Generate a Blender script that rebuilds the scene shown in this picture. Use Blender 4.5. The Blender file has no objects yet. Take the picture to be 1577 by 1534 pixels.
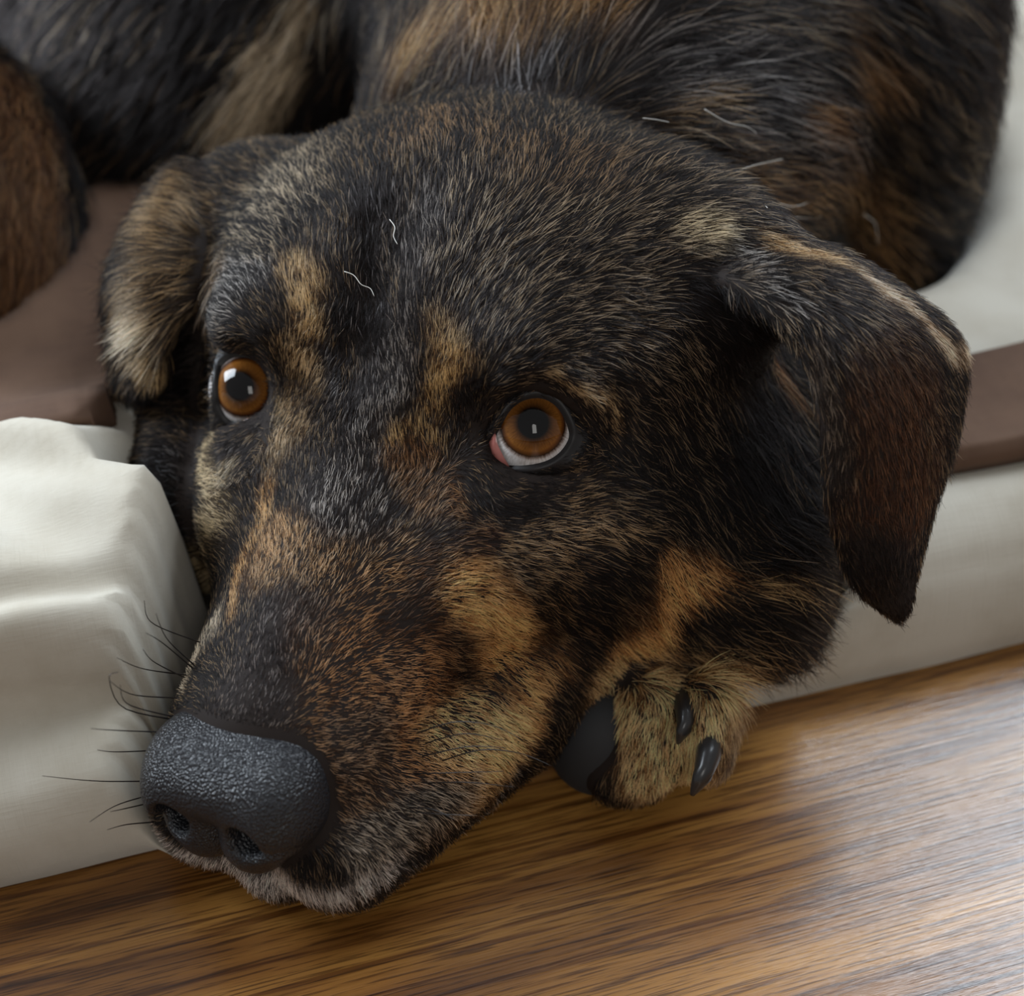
import bpy, bmesh, math, random
import numpy as np
from mathutils import Vector, Matrix
from mathutils.bvhtree import BVHTree
from mathutils import noise as mnoise

FUR = True
rng = np.random.default_rng(7)
random.seed(7)
scene = bpy.context.scene
C = scene.collection

# ------------------------------------------------------------------ camera, world, light, exposure
PITCH = math.radians(41.5); FPX = 2450.0; CAMH = .322; IW, IH = 1577, 1534
cam_d = bpy.data.cameras.new('camera'); cam = bpy.data.objects.new('camera', cam_d); C.objects.link(cam)
cam.location = (0, 0, CAMH); cam.rotation_euler = (math.pi/2 - PITCH, 0, 0)
cam_d.sensor_fit = 'HORIZONTAL'; cam_d.sensor_width = 36; cam_d.lens = 36*FPX/IW
cam_d.clip_start = .01; cam_d.clip_end = 50
cam_d.dof.use_dof = True; cam_d.dof.focus_distance = .362
cam_d.dof.aperture_fstop = (cam_d.lens/1000)/.0065
scene.camera = cam

world = bpy.data.worlds.new('world'); scene.world = world; world.use_nodes = True
bg = world.node_tree.nodes['Background']; bg.inputs[0].default_value = (.97, .985, 1, 1); bg.inputs[1].default_value = .29

def window_light(name, loc, target, sx, sy, power, color):
    l = bpy.data.lights.new(name, 'AREA'); l.shape = 'RECTANGLE'; l.size = sx; l.size_y = sy
    l.energy = power; l.color = color
    o = bpy.data.objects.new(name, l); C.objects.link(o); o.location = loc
    o.rotation_euler = (Vector(target) - Vector(loc)).to_track_quat('-Z', 'Y').to_euler()
    return o
window_light('window_light_side', (-2.0, .95, 1.35), (0, .3, .1), 1.0, 1.5, 100, (.80, .90, 1))
window_light('window_light_rear', (1.5, 1.6, 2.2), (.15, .3, .0), 1.5, 1.5, 85, (.80, .90, 1))
window_light('window_light_behind', (.35, -2.0, 1.6), (0, .3, .1), .6, 1.2, 12, (1, .97, .93))
scene.cycles.adaptive_threshold = .03; scene.cycles.max_bounces = 5; scene.cycles.transmission_bounces = 3; scene.cycles.glossy_bounces = 3; scene.cycles.diffuse_bounces = 2
vs = scene.view_settings
scene.display_settings.display_device = 'sRGB'
vs.view_transform = 'Standard'; vs.look = 'None'; vs.gamma = 1; vs.exposure = 0.0; vs.use_curve_mapping = False

# ------------------------------------------------------------------ maths helpers
fw = np.array([0, math.cos(PITCH), -math.sin(PITCH)]); upv = np.array([0, math.sin(PITCH), math.cos(PITCH)]); rt = np.array([1., 0, 0])
C0 = np.array([0, 0, CAMH])
def ray(px, py): return fw + rt*(px-788.5)/FPX - upv*(py-767)/FPX
def at(px, py, dep): return C0 + dep*ray(px, py)
def atz(px, py, z):
    r = ray(px, py); return C0 + r*((z-CAMH)/r[2])
YAW, HP, ROLL = np.radians([25.9, 3.3, 8.5]); HT = np.array([-.0599, .2076, 0])
def h2w(p):
    p = np.asarray(p, float); a, b, c = p[..., 0], p[..., 1], p[..., 2]
    a, c = a*np.cos(ROLL)-c*np.sin(ROLL), a*np.sin(ROLL)+c*np.cos(ROLL)
    b, c = b*np.cos(HP)-c*np.sin(HP), b*np.sin(HP)+c*np.cos(HP)
    return np.stack([a*np.cos(YAW)+b*np.sin(YAW)+HT[0], -a*np.sin(YAW)+b*np.cos(YAW)+HT[1], c+HT[2]], -1)
def w2h(p):
    p = np.asarray(p, float); x, y, z = p[..., 0]-HT[0], p[..., 1]-HT[1], p[..., 2]-HT[2]
    a = x*np.cos(YAW)-y*np.sin(YAW); b = x*np.sin(YAW)+y*np.cos(YAW); c = z
    b, c = b*np.cos(HP)+c*np.sin(HP), -b*np.sin(HP)+c*np.cos(HP)
    a, c = a*np.cos(ROLL)+c*np.sin(ROLL), -a*np.sin(ROLL)+c*np.cos(ROLL)
    return np.stack([a, b, c], -1)
def nrm(v): return v/np.maximum(np.linalg.norm(v, axis=-1, keepdims=True), 1e-9)
def smin(a, b, k):
    h = np.maximum(k-np.abs(a-b), 0)/k
    return np.minimum(a, b) - h*h*k*.25
def smax(a, b, k): return -smin(-a, -b, k)
def ell(p, c, r):
    q = p-np.array(c, np.float32); r = np.array(r, np.float32)
    k0 = np.sqrt(((q/r)**2).sum(-1)); k1 = np.sqrt(((q/(r*r))**2).sum(-1))
    return k0*(k0-1)/np.maximum(k1, 1e-6)
def rcone(p, a, b, r1, r2):
    a = np.array(a, np.float32); b = np.array(b, np.float32); d = b-a
    t = np.clip(((p-a)@d)/float(d@d), 0, 1)
    return np.sqrt(((p-a-t[..., None]*d)**2).sum(-1)) - (r1+(r2-r1)*t)

def surface_nets(f, lo, hi, h):
    lo = np.array(lo, float); n = np.ceil((np.array(hi)-lo)/h).astype(int)+1
    xs = [np.float32(lo[i])+np.arange(n[i], dtype=np.float32)*np.float32(h) for i in range(3)]
    vol = np.empty(n, np.float32)
    for i in range(0, n[0], 16):
        g = np.stack(np.meshgrid(xs[0][i:i+16], xs[1], xs[2], indexing='ij'), -1)
        vol[i:i+16] = f(g)
    vol[0] = vol[-1] = 1; vol[:, 0] = vol[:, -1] = 1; vol[:, :, 0] = vol[:, :, -1] = 1
    s = vol < 0
    cnt = np.zeros(np.array(n)-1, np.int8)
    offs = [(i, j, k) for i in (0, 1) for j in (0, 1) for k in (0, 1)]
    for o in offs: cnt += s[o[0]:n[0]-1+o[0], o[1]:n[1]-1+o[1], o[2]:n[2]-1+o[2]]
    act = (cnt > 0) & (cnt < 8); idx = np.argwhere(act)
    ids = np.full(act.shape, -1, np.int64); ids[act] = np.arange(len(idx))
    acc = np.zeros((len(idx), 3)); m = np.zeros(len(idx))
    for p in range(8):
        for q in range(p+1, 8):
            a, b = np.array(offs[p]), np.array(offs[q])
            if np.abs(a-b).sum() != 1: continue
            v0 = vol[tuple((idx+a).T)]; v1 = vol[tuple((idx+b).T)]
            cr = (v0 < 0) != (v1 < 0); t = np.where(cr, v0/np.where(cr, v0-v1, 1), 0)
            acc += np.where(cr[:, None], a+(b-a)*t[:, None], 0); m += cr
    verts = lo+(idx+acc/m[:, None])*h
    faces = []
    for ax in range(3):
        sl0 = [slice(1, -1)]*3; sl1 = [slice(1, -1)]*3; sl0[ax] = slice(0, n[ax]-1); sl1[ax] = slice(1, n[ax])
        d = s[tuple(sl0)].astype(np.int8)-s[tuple(sl1)].astype(np.int8)
        e = np.argwhere(d != 0); sg = d[tuple(e.T)]
        b1, b2 = (ax+1) % 3, (ax+2) % 3
        base = e+1; base[:, ax] -= 1
        o1 = np.zeros(3, int); o1[b1] = 1; o2 = np.zeros(3, int); o2[b2] = 1
        q = np.stack([ids[tuple((base-o1-o2).T)], ids[tuple((base-o2).T)], ids[tuple(base.T)], ids[tuple((base-o1).T)]], 1)
        q[sg < 0] = q[sg < 0][:, ::-1]
        faces.append(q)
    return verts, np.concatenate(faces)

def mesh_from(name, verts, faces, smooth=True):
    me = bpy.data.meshes.new(name); me.from_pydata(np.asarray(verts).tolist(), [], np.asarray(faces).tolist() if not isinstance(faces, list) else faces)
    me.update()
    if smooth: me.polygons.foreach_set('use_smooth', [True]*len(me.polygons))
    return me
def link(name, me, mat=None, parent=None):
    o = bpy.data.objects.new(name, me); C.objects.link(o)
    if mat: o.data.materials.append(mat)
    if parent: o.parent = parent
    return o
def tag(o, label=None, cat=None, group=None, kind=None):
    if label: o['label'] = label
    if cat: o['category'] = cat
    if group: o['group'] = group
    if kind: o['kind'] = kind
    return o

# ------------------------------------------------------------------ materials
def new_mat(name):
    m = bpy.data.materials.new(name); m.use_nodes = True
    nt = m.node_tree; b = nt.nodes['Principled BSDF']
    return m, nt, b
def N(nt, t, **kw):
    n = nt.nodes.new(t)
    for k, v in kw.items():
        if k.startswith('i_'):
            key = k[2:]; key = int(key) if key.isdigit() else key
            n.inputs[key].default_value = v
        else: setattr(n, k, v)
    return n
def plain(name, col, rough=.6, **kw):
    m, nt, b = new_mat(name); b.inputs['Base Color'].default_value = (*col, 1); b.inputs['Roughness'].default_value = rough
    for k, v in kw.items(): b.inputs[k].default_value = v
    return m
def ramp(nt, stops):
    r = nt.nodes.new('ShaderNodeValToRGB'); e = r.color_ramp.elements
    while len(e) < len(stops): e.new(.5)
    for el, (p, c) in zip(e, stops): el.position = p; el.color = (*c, 1)
    return r
M_skin = plain('dark_skin', (.016, .011, .009), .7, **{'Specular IOR Level': .12})
M_clay = plain('clay', (.5, .5, .5), .8)
def bump(nt, b, height, strength, dist):
    n = N(nt, 'ShaderNodeBump'); n.inputs['Strength'].default_value = strength; n.inputs['Distance'].default_value = dist
    nt.links.new(height, n.inputs['Height']); nt.links.new(n.outputs[0], b.inputs['Normal'])
def nose_material():
    m, nt, b = new_mat('nose_leather'); tc = N(nt, 'ShaderNodeTexCoord')
    v = N(nt, 'ShaderNodeTexVoronoi', feature='SMOOTH_F1', i_Scale=1650.0); nt.links.new(tc.outputs['Object'], v.inputs['Vector'])
    v.inputs['Smoothness'].default_value = .3
    inv = N(nt, 'ShaderNodeMath', operation='SUBTRACT', i_0=1.0); nt.links.new(v.outputs['Distance'], inv.inputs[1])
    bump(nt, b, inv.outputs[0], .9, .0004)
    b.inputs['Base Color'].default_value = (.010, .010, .012, 1); b.inputs['Roughness'].default_value = .34
    b.inputs['Specular IOR Level'].default_value = .38
    return m
M_nose = nose_material()
M_lid = plain('eyelid_skin', (.010, .008, .008), .45, **{'Specular IOR Level': .3})
M_flesh = plain('inner_eyelid', (.36, .13, .11), .22, **{'Subsurface Weight': .2, 'Subsurface Radius': (.003, .001, .001), 'Subsurface Scale': .5})
M_claw = plain('claw_horn', (.022, .020, .020), .3)
M_pad = plain('paw_pad_leather', (.012, .012, .013), .75)
M_whisker = plain('whisker_black', (.012, .009, .008), .4)
M_white_hair = plain('white_hair', (.75, .72, .66), .4)

def eye_material():
    """object z axis = gaze; angle from it gives pupil, iris, limbus, white"""
    m, nt, b = new_mat('eye'); tc = N(nt, 'ShaderNodeTexCoord'); L = nt.links
    nv = N(nt, 'ShaderNodeVectorMath', operation='NORMALIZE'); L.new(tc.outputs['Object'], nv.inputs[0])
    sp = N(nt, 'ShaderNodeSeparateXYZ'); L.new(nv.outputs[0], sp.inputs[0])
    ac = N(nt, 'ShaderNodeMath', operation='ARCCOSINE'); L.new(sp.outputs['Z'], ac.inputs[0])
    dv = N(nt, 'ShaderNodeMath', operation='DIVIDE', i_1=1.0); L.new(ac.outputs[0], dv.inputs[0])
    at2 = N(nt, 'ShaderNodeMath', operation='ARCTAN2'); L.new(sp.outputs['Y'], at2.inputs[0]); L.new(sp.outputs['X'], at2.inputs[1])
    cb = N(nt, 'ShaderNodeCombineXYZ'); L.new(at2.outputs[0], cb.inputs[0]); L.new(ac.outputs[0], cb.inputs[1])
    mp = N(nt, 'ShaderNodeMapping'); mp.inputs['Scale'].default_value = (9, 3, 1); L.new(cb.outputs[0], mp.inputs[0])
    nz = N(nt, 'ShaderNodeTexNoise', i_Scale=2.2, i_Detail=5.0); L.new(mp.outputs[0], nz.inputs['Vector'])
    a2 = N(nt, 'ShaderNodeMath', operation='MULTIPLY_ADD', i_1=.05, i_2=-.025); L.new(nz.outputs[0], a2.inputs[0])
    ad = N(nt, 'ShaderNodeMath', operation='ADD'); L.new(dv.outputs[0], ad.inputs[0]); L.new(a2.outputs[0], ad.inputs[1])
    r = ramp(nt, [(0, (.004, .003, .003)), (.27, (.004, .003, .003)), (.31, (.04, .015, .004)), (.39, (.13, .048, .010)), (.54, (.22, .085, .016)), (.60, (.11, .036, .008)), (.66, (.02, .009, .005)), (.70, (.22, .17, .15)), (.76, (.62, .60, .60)), (1, (.68, .66, .66))])
    L.new(ad.outputs[0], r.inputs[0])
    mx = N(nt, 'ShaderNodeMix', data_type='RGBA', blend_type='MULTIPLY'); mx.inputs['Factor'].default_value = .55
    rr = ramp(nt, [(.3, (.35, .3, .25)), (.65, (1, 1, 1))]); L.new(nz.outputs[0], rr.inputs[0])
    L.new(r.outputs[0], mx.inputs['A']); L.new(rr.outputs[0], mx.inputs['B']); L.new(mx.outputs['Result'], b.inputs['Base Color'])
    b.inputs['Specular IOR Level'].default_value = 0; b.inputs['Roughness'].default_value = .4; b.inputs['Coat Weight'].default_value = 1; b.inputs['Coat Roughness'].default_value = .012; b.inputs['Coat IOR'].default_value = 1.40
    return m
M_eye = eye_material()

def wood_material():
    m, nt, b = new_mat('oak_plank'); L = nt.links; tc = N(nt, 'ShaderNodeTexCoord'); oi = N(nt, 'ShaderNodeObjectInfo')
    off = N(nt, 'ShaderNodeVectorMath', operation='MULTIPLY_ADD'); off.inputs[1].default_value = (1, 1, 1)
    sc = N(nt, 'ShaderNodeVectorMath', operation='SCALE', i_Scale=7.0); L.new(oi.outputs['Random'], sc.inputs[0])
    L.new(tc.outputs['Object'], off.inputs[0]); L.new(sc.outputs[0], off.inputs[2])
    def nz(scale, detail, vec, rough=.5, dist=0.0):
        mp = N(nt, 'ShaderNodeMapping'); mp.inputs['Scale'].default_value = vec; L.new(off.outputs[0], mp.inputs[0])
        n = N(nt, 'ShaderNodeTexNoise', i_Scale=scale, i_Detail=detail, i_Roughness=rough, i_Distortion=dist); L.new(mp.outputs[0], n.inputs['Vector']); return n
    big = nz(1, 3, (5, 60, 5), .5, .6); fine = nz(1, 4, (45, 1500, 45), .6); mid = nz(1, 3, (16, 560, 16), .55, .4)
    c1 = ramp(nt, [(.30, (.095, .033, .007)), (.48, (.215, .088, .017)), (.68, (.38, .18, .040))]); L.new(big.outputs[0], c1.inputs[0])
    c2 = ramp(nt, [(.40, (.20, .15, .11)), (.49, (1, 1, 1))]); L.new(fine.outputs[0], c2.inputs[0])
    c3 = ramp(nt, [(.36, (.34, .25, .18)), (.47, (1, 1, 1))]); L.new(mid.outputs[0], c3.inputs[0])
    m1 = N(nt, 'ShaderNodeMix', data_type='RGBA', blend_type='MULTIPLY'); m1.inputs['Factor'].default_value = .75
    m2 = N(nt, 'ShaderNodeMix', data_type='RGBA', blend_type='MULTIPLY'); m2.inputs['Factor'].default_value = .85
    L.new(c1.outputs[0], m1.inputs['A']); L.new(c2.outputs[0], m1.inputs['B']); L.new(m1.outputs['Result'], m2.inputs['A']); L.new(c3.outputs[0], m2.inputs['B'])
    L.new(m2.outputs['Result'], b.inputs['Base Color'])
    b.inputs['Roughness'].default_value = .42; b.inputs['Coat Weight'].default_value = .9; b.inputs['Specular IOR Level'].default_value = .25; b.inputs['Coat IOR'].default_value = 1.6; b.inputs['Coat Roughness'].default_value = .14
    bump(nt, b, fine.outputs[0], .35, .0004)
    bn = [n for n in nt.nodes if n.type == 'BUMP'][0]; L.new(bn.outputs[0], b.inputs['Coat Normal'])
    return m
M_wood = wood_material()
def cloth_material(name, col, col2, weave=1400.0, strength=.25):
    m, nt, b = new_mat(name); L = nt.links; tc = N(nt, 'ShaderNodeTexCoord')
    mp = N(nt, 'ShaderNodeMapping'); mp.inputs['Rotation'].default_value = (0, 0, -.297); L.new(tc.outputs['Object'], mp.inputs[0])
    n = N(nt, 'ShaderNodeTexNoise', i_Scale=28.0, i_Detail=6.0, i_Roughness=.62); L.new(mp.outputs[0], n.inputs['Vector'])
    def stretched(v):
        m2 = N(nt, 'ShaderNodeMapping'); m2.inputs['Scale'].default_value = v; L.new(mp.outputs[0], m2.inputs[0])
        f = N(nt, 'ShaderNodeTexNoise', i_Scale=weave, i_Detail=2.0); L.new(m2.outputs[0], f.inputs['Vector']); return f
    f1 = stretched((.06, 1, 1)); f2 = stretched((1, .06, .06))
    r = ramp(nt, [(.35, col2), (.62, col)]); L.new(n.outputs[0], r.inputs[0]); L.new(r.outputs[0], b.inputs['Base Color'])
    ad = N(nt, 'ShaderNodeMath', operation='ADD'); L.new(f1.outputs[0], ad.inputs[0]); L.new(f2.outputs[0], ad.inputs[1])
    bump(nt, b, ad.outputs[0], strength, .0003)
    b.inputs['Roughness'].default_value = .9; b.inputs['Sheen Weight'].default_value = .15
    return m
M_bed = cloth_material('bed_cotton', (.50, .46, .385), (.42, .375, .30))
M_blanket = cloth_material('brown_blanket', (.105, .056, .032), (.07, .034, .019), 220.0, 1.0)
M_blanket.node_tree.nodes['Principled BSDF'].inputs['Sheen Weight'].default_value = 0
M_wall = plain('wall_paint', (.62, .60, .56), .9)

# ------------------------------------------------------------------ dog geometry
EYES = [at(394, 601, .402), at(818, 662, .3665)]      # eyeball centres
EYE_R = .0118
EYES_H = [w2h(e) for e in EYES]
EYE_DIR = [nrm(at(371, 595, .391)-EYES[0]), nrm(at(821, 652, .355)-EYES[1])]
EYE_DIR_H = [w2h(e+d)-w2h(e) for e, d in zip(EYES, EYE_DIR)]
cm = .01
RUFF = w2h(at(1160, 885, .402))*100
EAR_ROOTS = [(w2h(at(1030, 405, .386))*100, w2h(at(1200, 425, .370))*100), (w2h(at(375, 350, .436))*100, w2h(at(290, 375, .424))*100)]
def sdf_head_local(p):
    """p in the head's own frame, metres: a to the dog's left, b backwards from the nose, c up"""
    q = p*100.0
    s = q.copy(); s[..., 0] = np.abs(s[..., 0])
    d = ell(q, (0, 15.1, 7.5), (6.7, 6.3, 5.3))
    d = smin(d, ell(s, (3.7, 14.8, 8.3), (3.5, 4.4, 3.3)), 1.2)
    d = smin(d, ell(s, (5.0, 12.6, 4.9), (2.6, 4.2, 2.8)), 1.4)
    d = smin(d, ell(s, (4.9, 14.0, 2.9), (3.2, 4.8, 3.6)), 1.6)
    d = smin(d, ell(s, (5.5, 16.5, 2.7), (3.6, 4.3, 4.1)), 1.8)
    d = smin(d, ell(s, (6.2, 15.4, 9.2), (1.9, 2.0, 1.7)), 1.2)
    d = smin(d, ell(q, (0, 13.0, 2.6), (4.4, 6, 2.6)), 1.5)
    m = rcone(q*np.array([.87, 1, 1], np.float32), (0, 3.2, 3.75), (0, 9.5, 4.75), 2.4, 3.5)
    m = smin(m, rcone(q, (0, 2.6, 4.95), (0, 9.2, 7.0), 1.0, 1.9), 1.0)
    m = smin(m, rcone(s, (1.8, 2.1, 2.1), (3.45, 8.6, 1.7), 1.5, 2.0), .8)
    m = smin(m, rcone(q, (0, 1.9, 1.15), (0, 9, 1.8), 1.1, 2.2), .6)
    d = smin(d, m, 1.6)
    d = smin(d, ell(s, (3.2, 11.0, 9.5), (1.9, 1.7, 1.3)), 1.0)
    d = smin(d, ell(s, (3.2, 9.0, 6.0), (1.6, 2.4, 1.7)), 2.0)
    d = smax(d, -rcone(q, (0, 9.4, 10.4), (0, 13.0, 13.2), .2, .1), 1.6)
    d = smin(d, ell(q, RUFF, (1.9, 2.6, 2.3)), 2.2)
    for r0, r1 in EAR_ROOTS: d = smin(d, rcone(q, r0, r1, 1.9, .8), 1.6)
    for e, g in zip(EYES_H, EYE_DIR_H):
        d = smax(d, -(np.sqrt(((q-np.array((e+g*.021)*100, np.float32))**2).sum(-1))-1.12), .7)
        d = smax(d, -(np.sqrt(((q-np.array(e*100, np.float32))**2).sum(-1))-1.235), .15)
    return d*.01

def sdf_body_world(p):
    q = p*100.0
    n0 = h2w(np.array([0, 15, 5.2])*cm)*100; n1 = np.array([4, 47, 9.5])
    d = rcone(q, n0, n1, 5.6, 7.8)
    d = smin(d, ell(q, (10.8, 52, 6.5), (5.3, 10, 11)), 2)
    d = smin(d, ell(q, (-11, 51, 5), (7, 6, 6.5)), 2)
    d = smin(d, ell(q, at(302, 765, .425)*100, (2.0, 2.6, 2.6)), 1.0)
    d = smin(d, ell(q, at(300, 545, .450)*100, (2.0, 3.2, 3.2)), 1.5)
    d = smin(d, rcone(q, (5, 56, 9), (-20, 63, 9), 10, 10), 4)
    d = smin(d, ell(q, (-19.8, 42.0, 5.4), (6.4, 7.5, 7.6)), 1.5)
    # fore paw on the floor under the cheek
    w = []
    tA = at(995, 1105, .393)*100; tB = at(1085, 1112, .388)*100; mc = at(1020, 1040, .415)*100
    t = ell(q, tA, (1.05, 1.6, 1.55)); t = smin(t, ell(q, tB, (.75, 1.6, 1.55)), .15)
    t = smin(t, rcone(q, (tA+tB)/2+np.array([0, 2.2, .3]), np.array([6.5, 40, 5.5]), 1.5, 3.0), .6)
    pA = at(965, 1165, .394)*100
    t = smin(t, ell(q, pA, (1.4, 1.3, 1.1)), .5)
    d = np.minimum(d, t)
    return d*.01

def patch(rows, nu, nv):
    """smooth surface through rows of (front, mid, back) points"""
    R = np.array(rows)                         # (n,3,3)
    n = len(R); us = np.linspace(0, n-1, nu); out = []
    for u in us:
        i = min(int(u), n-2); t = u-i
        P = [R[max(i-1, 0)], R[i], R[i+1], R[min(i+2, n-1)]]
        r = .5*((2*P[1])+(-P[0]+P[2])*t+(2*P[0]-5*P[1]+4*P[2]-P[3])*t*t+(-P[0]+3*P[1]-3*P[2]+P[3])*t**3)
        row = []
        for v in np.linspace(0, 1, nv):
            row.append(r[0]*(2*(v-.5)*(v-1)) + r[1]*(-4*v*(v-1)) + r[2]*(2*v*(v-.5)))
        out.append(row)
    return np.array(out)
def thick_patch(S, t_base, t_tip, t_edge):
    nu, nv, _ = S.shape
    du = np.gradient(S, axis=0); dv = np.gradient(S, axis=1)
    nn = nrm(np.cross(du, dv))
    tu = np.linspace(0, 1, nu)[:, None]; tv = np.linspace(-1, 1, nv)[None, :]
    th = (t_base+(t_tip-t_base)*tu)*np.sqrt(np.clip(1-tv**4, 0, 1))+t_edge
    A = S+nn*th[..., None]/2; B = S-nn*th[..., None]/2
    V = np.concatenate([A.reshape(-1, 3), B.reshape(-1, 3)]); o = nu*nv; F = []
    for i in range(nu-1):
        for j in range(nv-1):
            k = i*nv+j
            F.append([k, k+1, k+nv+1, k+nv]); F.append([o+k, o+k+nv, o+k+nv+1, o+k+1])
    for i in range(nu-1):
        for j in (0, nv-1):
            k = i*nv+j; f = [k, k+nv, o+k+nv, o+k]; F.append(f if j == 0 else f[::-1])
    for j in range(nv-1):
        for i in (0, nu-1):
            k = i*nv+j; f = [k, k+1, o+k+1, o+k]; F.append(f[::-1] if i == 0 else f)
    return V, F
EAR_L_ROWS = [  # dog's left ear, hanging
 [(1010,415,.378),(1070,385,.384),(1130,355,.394)],
 [(1130,452,.354),(1205,415,.360),(1248,380,.378)],
 [(1232,550,.346),(1330,490,.353),(1385,455,.376)],
 [(1260,660,.348),(1370,590,.352),(1474,525,.378)],
 [(1270,770,.354),(1375,720,.356),(1474,640,.378)],
 [(1298,872,.363),(1370,840,.362),(1432,775,.376)],
 [(1342,925,.370),(1376,918,.370),(1406,880,.374)],
 [(1380,945,.374),(1390,947,.374),(1398,940,.374)]]
EAR_R_ROWS = [  # dog's right ear, seen past the brow
 [(322,470,.412),(335,370,.420),(352,275,.432)],
 [(288,485,.405),(285,355,.413),(302,252,.432)],
 [(264,520,.404),(237,405,.410),(240,298,.432)],
 [(250,560,.404),(208,475,.409),(186,402,.428)],
 [(247,590,.405),(212,555,.410),(171,485,.422)],
 [(236,606,.408),(212,600,.411),(183,585,.418)],
 [(222,614,.411),(210,616,.412),(199,612,.414)]]
def ear(rows, nu=40, nv=22):
    S = patch([[at(*p) for p in r] for r in rows], nu, nv)
    return S

def voxel_remesh(name, parts, vox, smooth_it):
    V = []; F = []; o = 0
    for v, f in parts:
        V.append(np.asarray(v)); F += [[i+o for i in q] for q in (f.tolist() if hasattr(f, 'tolist') else f)]; o += len(v)
    me = mesh_from(name+'_raw', np.concatenate(V), F)
    ob = bpy.data.objects.new(name+'_raw', me); C.objects.link(ob)
    md = ob.modifiers.new('r', 'REMESH'); md.mode = 'VOXEL'; md.voxel_size = vox; md.use_smooth_shade = True
    ms = ob.modifiers.new('s', 'SMOOTH'); ms.factor = .5; ms.iterations = smooth_it
    dg = bpy.context.evaluated_depsgraph_get()
    out = bpy.data.meshes.new_from_object(ob.evaluated_get(dg)); out.name = name
    bpy.data.objects.remove(ob)
    return out
def head_world(p):
    sh = p.shape; return sdf_head_local(w2h(p.reshape(-1, 3)).astype(np.float32).reshape(sh))
hv, hf = surface_nets(sdf_head_local, (-.095, -.01, -.012), (.095, .225, .14), .0016)
hv = h2w(hv)
def vertex_normals(V, F):
    fn = np.cross(V[F[:, 2]]-V[F[:, 0]], V[F[:, 3]]-V[F[:, 1]]); out = np.zeros_like(V)
    for k in range(4): np.add.at(out, F[:, k], fn)
    return nrm(out)
# skin folds: brow arcs, furrows, mouth line (spot on the head, width px, depth mm)
FOLDS = [([(760,600),(800,574),(850,566),(900,594),(935,645)], 13, 2.0), ([(768,618),(800,594),(845,586),(886,610),(908,650)], 9, -1.6),
 ([(338,522),(370,506),(408,516)], 11, 1.5), ([(345,536),(372,524),(402,532)], 7, -1.2), ([(530,540),(548,650)], 15, -1.6), ([(590,590),(580,690)], 12, -1.2), ([(560,360),(572,470)], 22, -1.8),
 ([(500,1352),(600,1328),(700,1278),(785,1205)], 7, -1.6), ([(720,790),(790,800),(870,780)], 12, -1.0)]
hbvh = BVHTree.FromPolygons([Vector(v) for v in hv], hf.tolist()); hn = vertex_normals(hv, hf); disp = np.zeros(len(hv))
for line, wpx, amt in FOLDS:
    pts = [hbvh.ray_cast(Vector(C0), Vector(nrm(ray(x, y))), 2) for x, y in line]; pts = [(np.array(h[0]), h[3]) for h in pts if h[0] is not None]
    if len(pts) < 2: continue
    d = np.full(len(hv), 9.); wd = wpx*np.mean([p[1] for p in pts])/FPX
    for (a, _), (b, _) in zip(pts, pts[1:]):
        ab = b-a; t = np.clip(((hv-a)@ab)/(ab@ab), 0, 1); d = np.minimum(d, np.linalg.norm(hv-a-t[:, None]*ab, axis=1))
    disp += amt*.001*np.exp(-(d/wd)**2)
hv = hv+hn*disp[:, None]
bv, bf = surface_nets(sdf_body_world, (-.34, .20, -.02), (.22, .78, .22), .004)
earL_S = ear(EAR_L_ROWS); earR_S = ear(EAR_R_ROWS)
ev1 = thick_patch(earL_S, .005, .003, .0022); ev2 = thick_patch(earR_S, .005, .003, .0022)
body_me = voxel_remesh('body', [(hv, hf), (bv, bf), ev1, ev2], .0017, 3)
body_me.polygons.foreach_set('use_smooth', [True]*len(body_me.polygons))

dog = bpy.data.objects.new('dog', None); C.objects.link(dog)
dog.location = h2w(np.array([0, .12, 0])); dog.location.z = 0
tag(dog, 'black and tan brindle dog lying with its chin on the wooden floor', 'dog')
bpy.context.view_layer.update()
DINV = Matrix.Translation(-dog.location)
def dog_part(name, me, mat, parent=None):
    me.transform(DINV); o = link(name, me, mat); o.parent = parent or dog
    return o

nb = len(body_me.vertices); BV = np.empty(nb*3, np.float32); body_me.vertices.foreach_get('co', BV); BV = BV.reshape(-1, 3).astype(float)
bvh = BVHTree.FromPolygons([Vector(v) for v in BV], [tuple(p.vertices) for p in body_me.polygons])
body = dog_part('body', body_me, M_skin)
body['label'] = 'dark skin under the coat'
print('body verts', nb)
#NEXT
# ------------------------------------------------------------------ nose
def sdf_nose(p):
    q = p*100.0; s = q.copy(); s[..., 0] = np.abs(s[..., 0])
    s[..., 0] *= 1.16; q = q*np.array([1.16, 1, 1], np.float32)
    d = ell(q, (0, 1.6, 4.75), (2.35, 1.5, 1.05))
    d = smin(d, ell(s, (1.4, 1.35, 4.2), (1.2, 1.35, 1.15)), .45)
    d = smin(d, ell(s, (.75, .95, 3.45), (.98, .95, .98)), .4)
    d = smax(d, -rcone(s, (1.1, -.5, 4.1), (1.2, 1.1, 4.1), .6, .36), .16)
    d = smax(d, -rcone(s, (1.3, -.1, 3.85), (2.5, .65, 3.6), .24, .15), .18)
    d = smax(d, -rcone(q, (0, -.10, 2.5), (0, .0, 4.6), .16, .07), .2)
    return d*.01
nv_, nf_ = surface_nets(sdf_nose, (-.03, -.006, .022), (.03, .034, .066), .0006)
nose = dog_part('nose', mesh_from('nose', h2w(nv_), nf_), M_nose); nose['label'] = 'black leathery nose'

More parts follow.
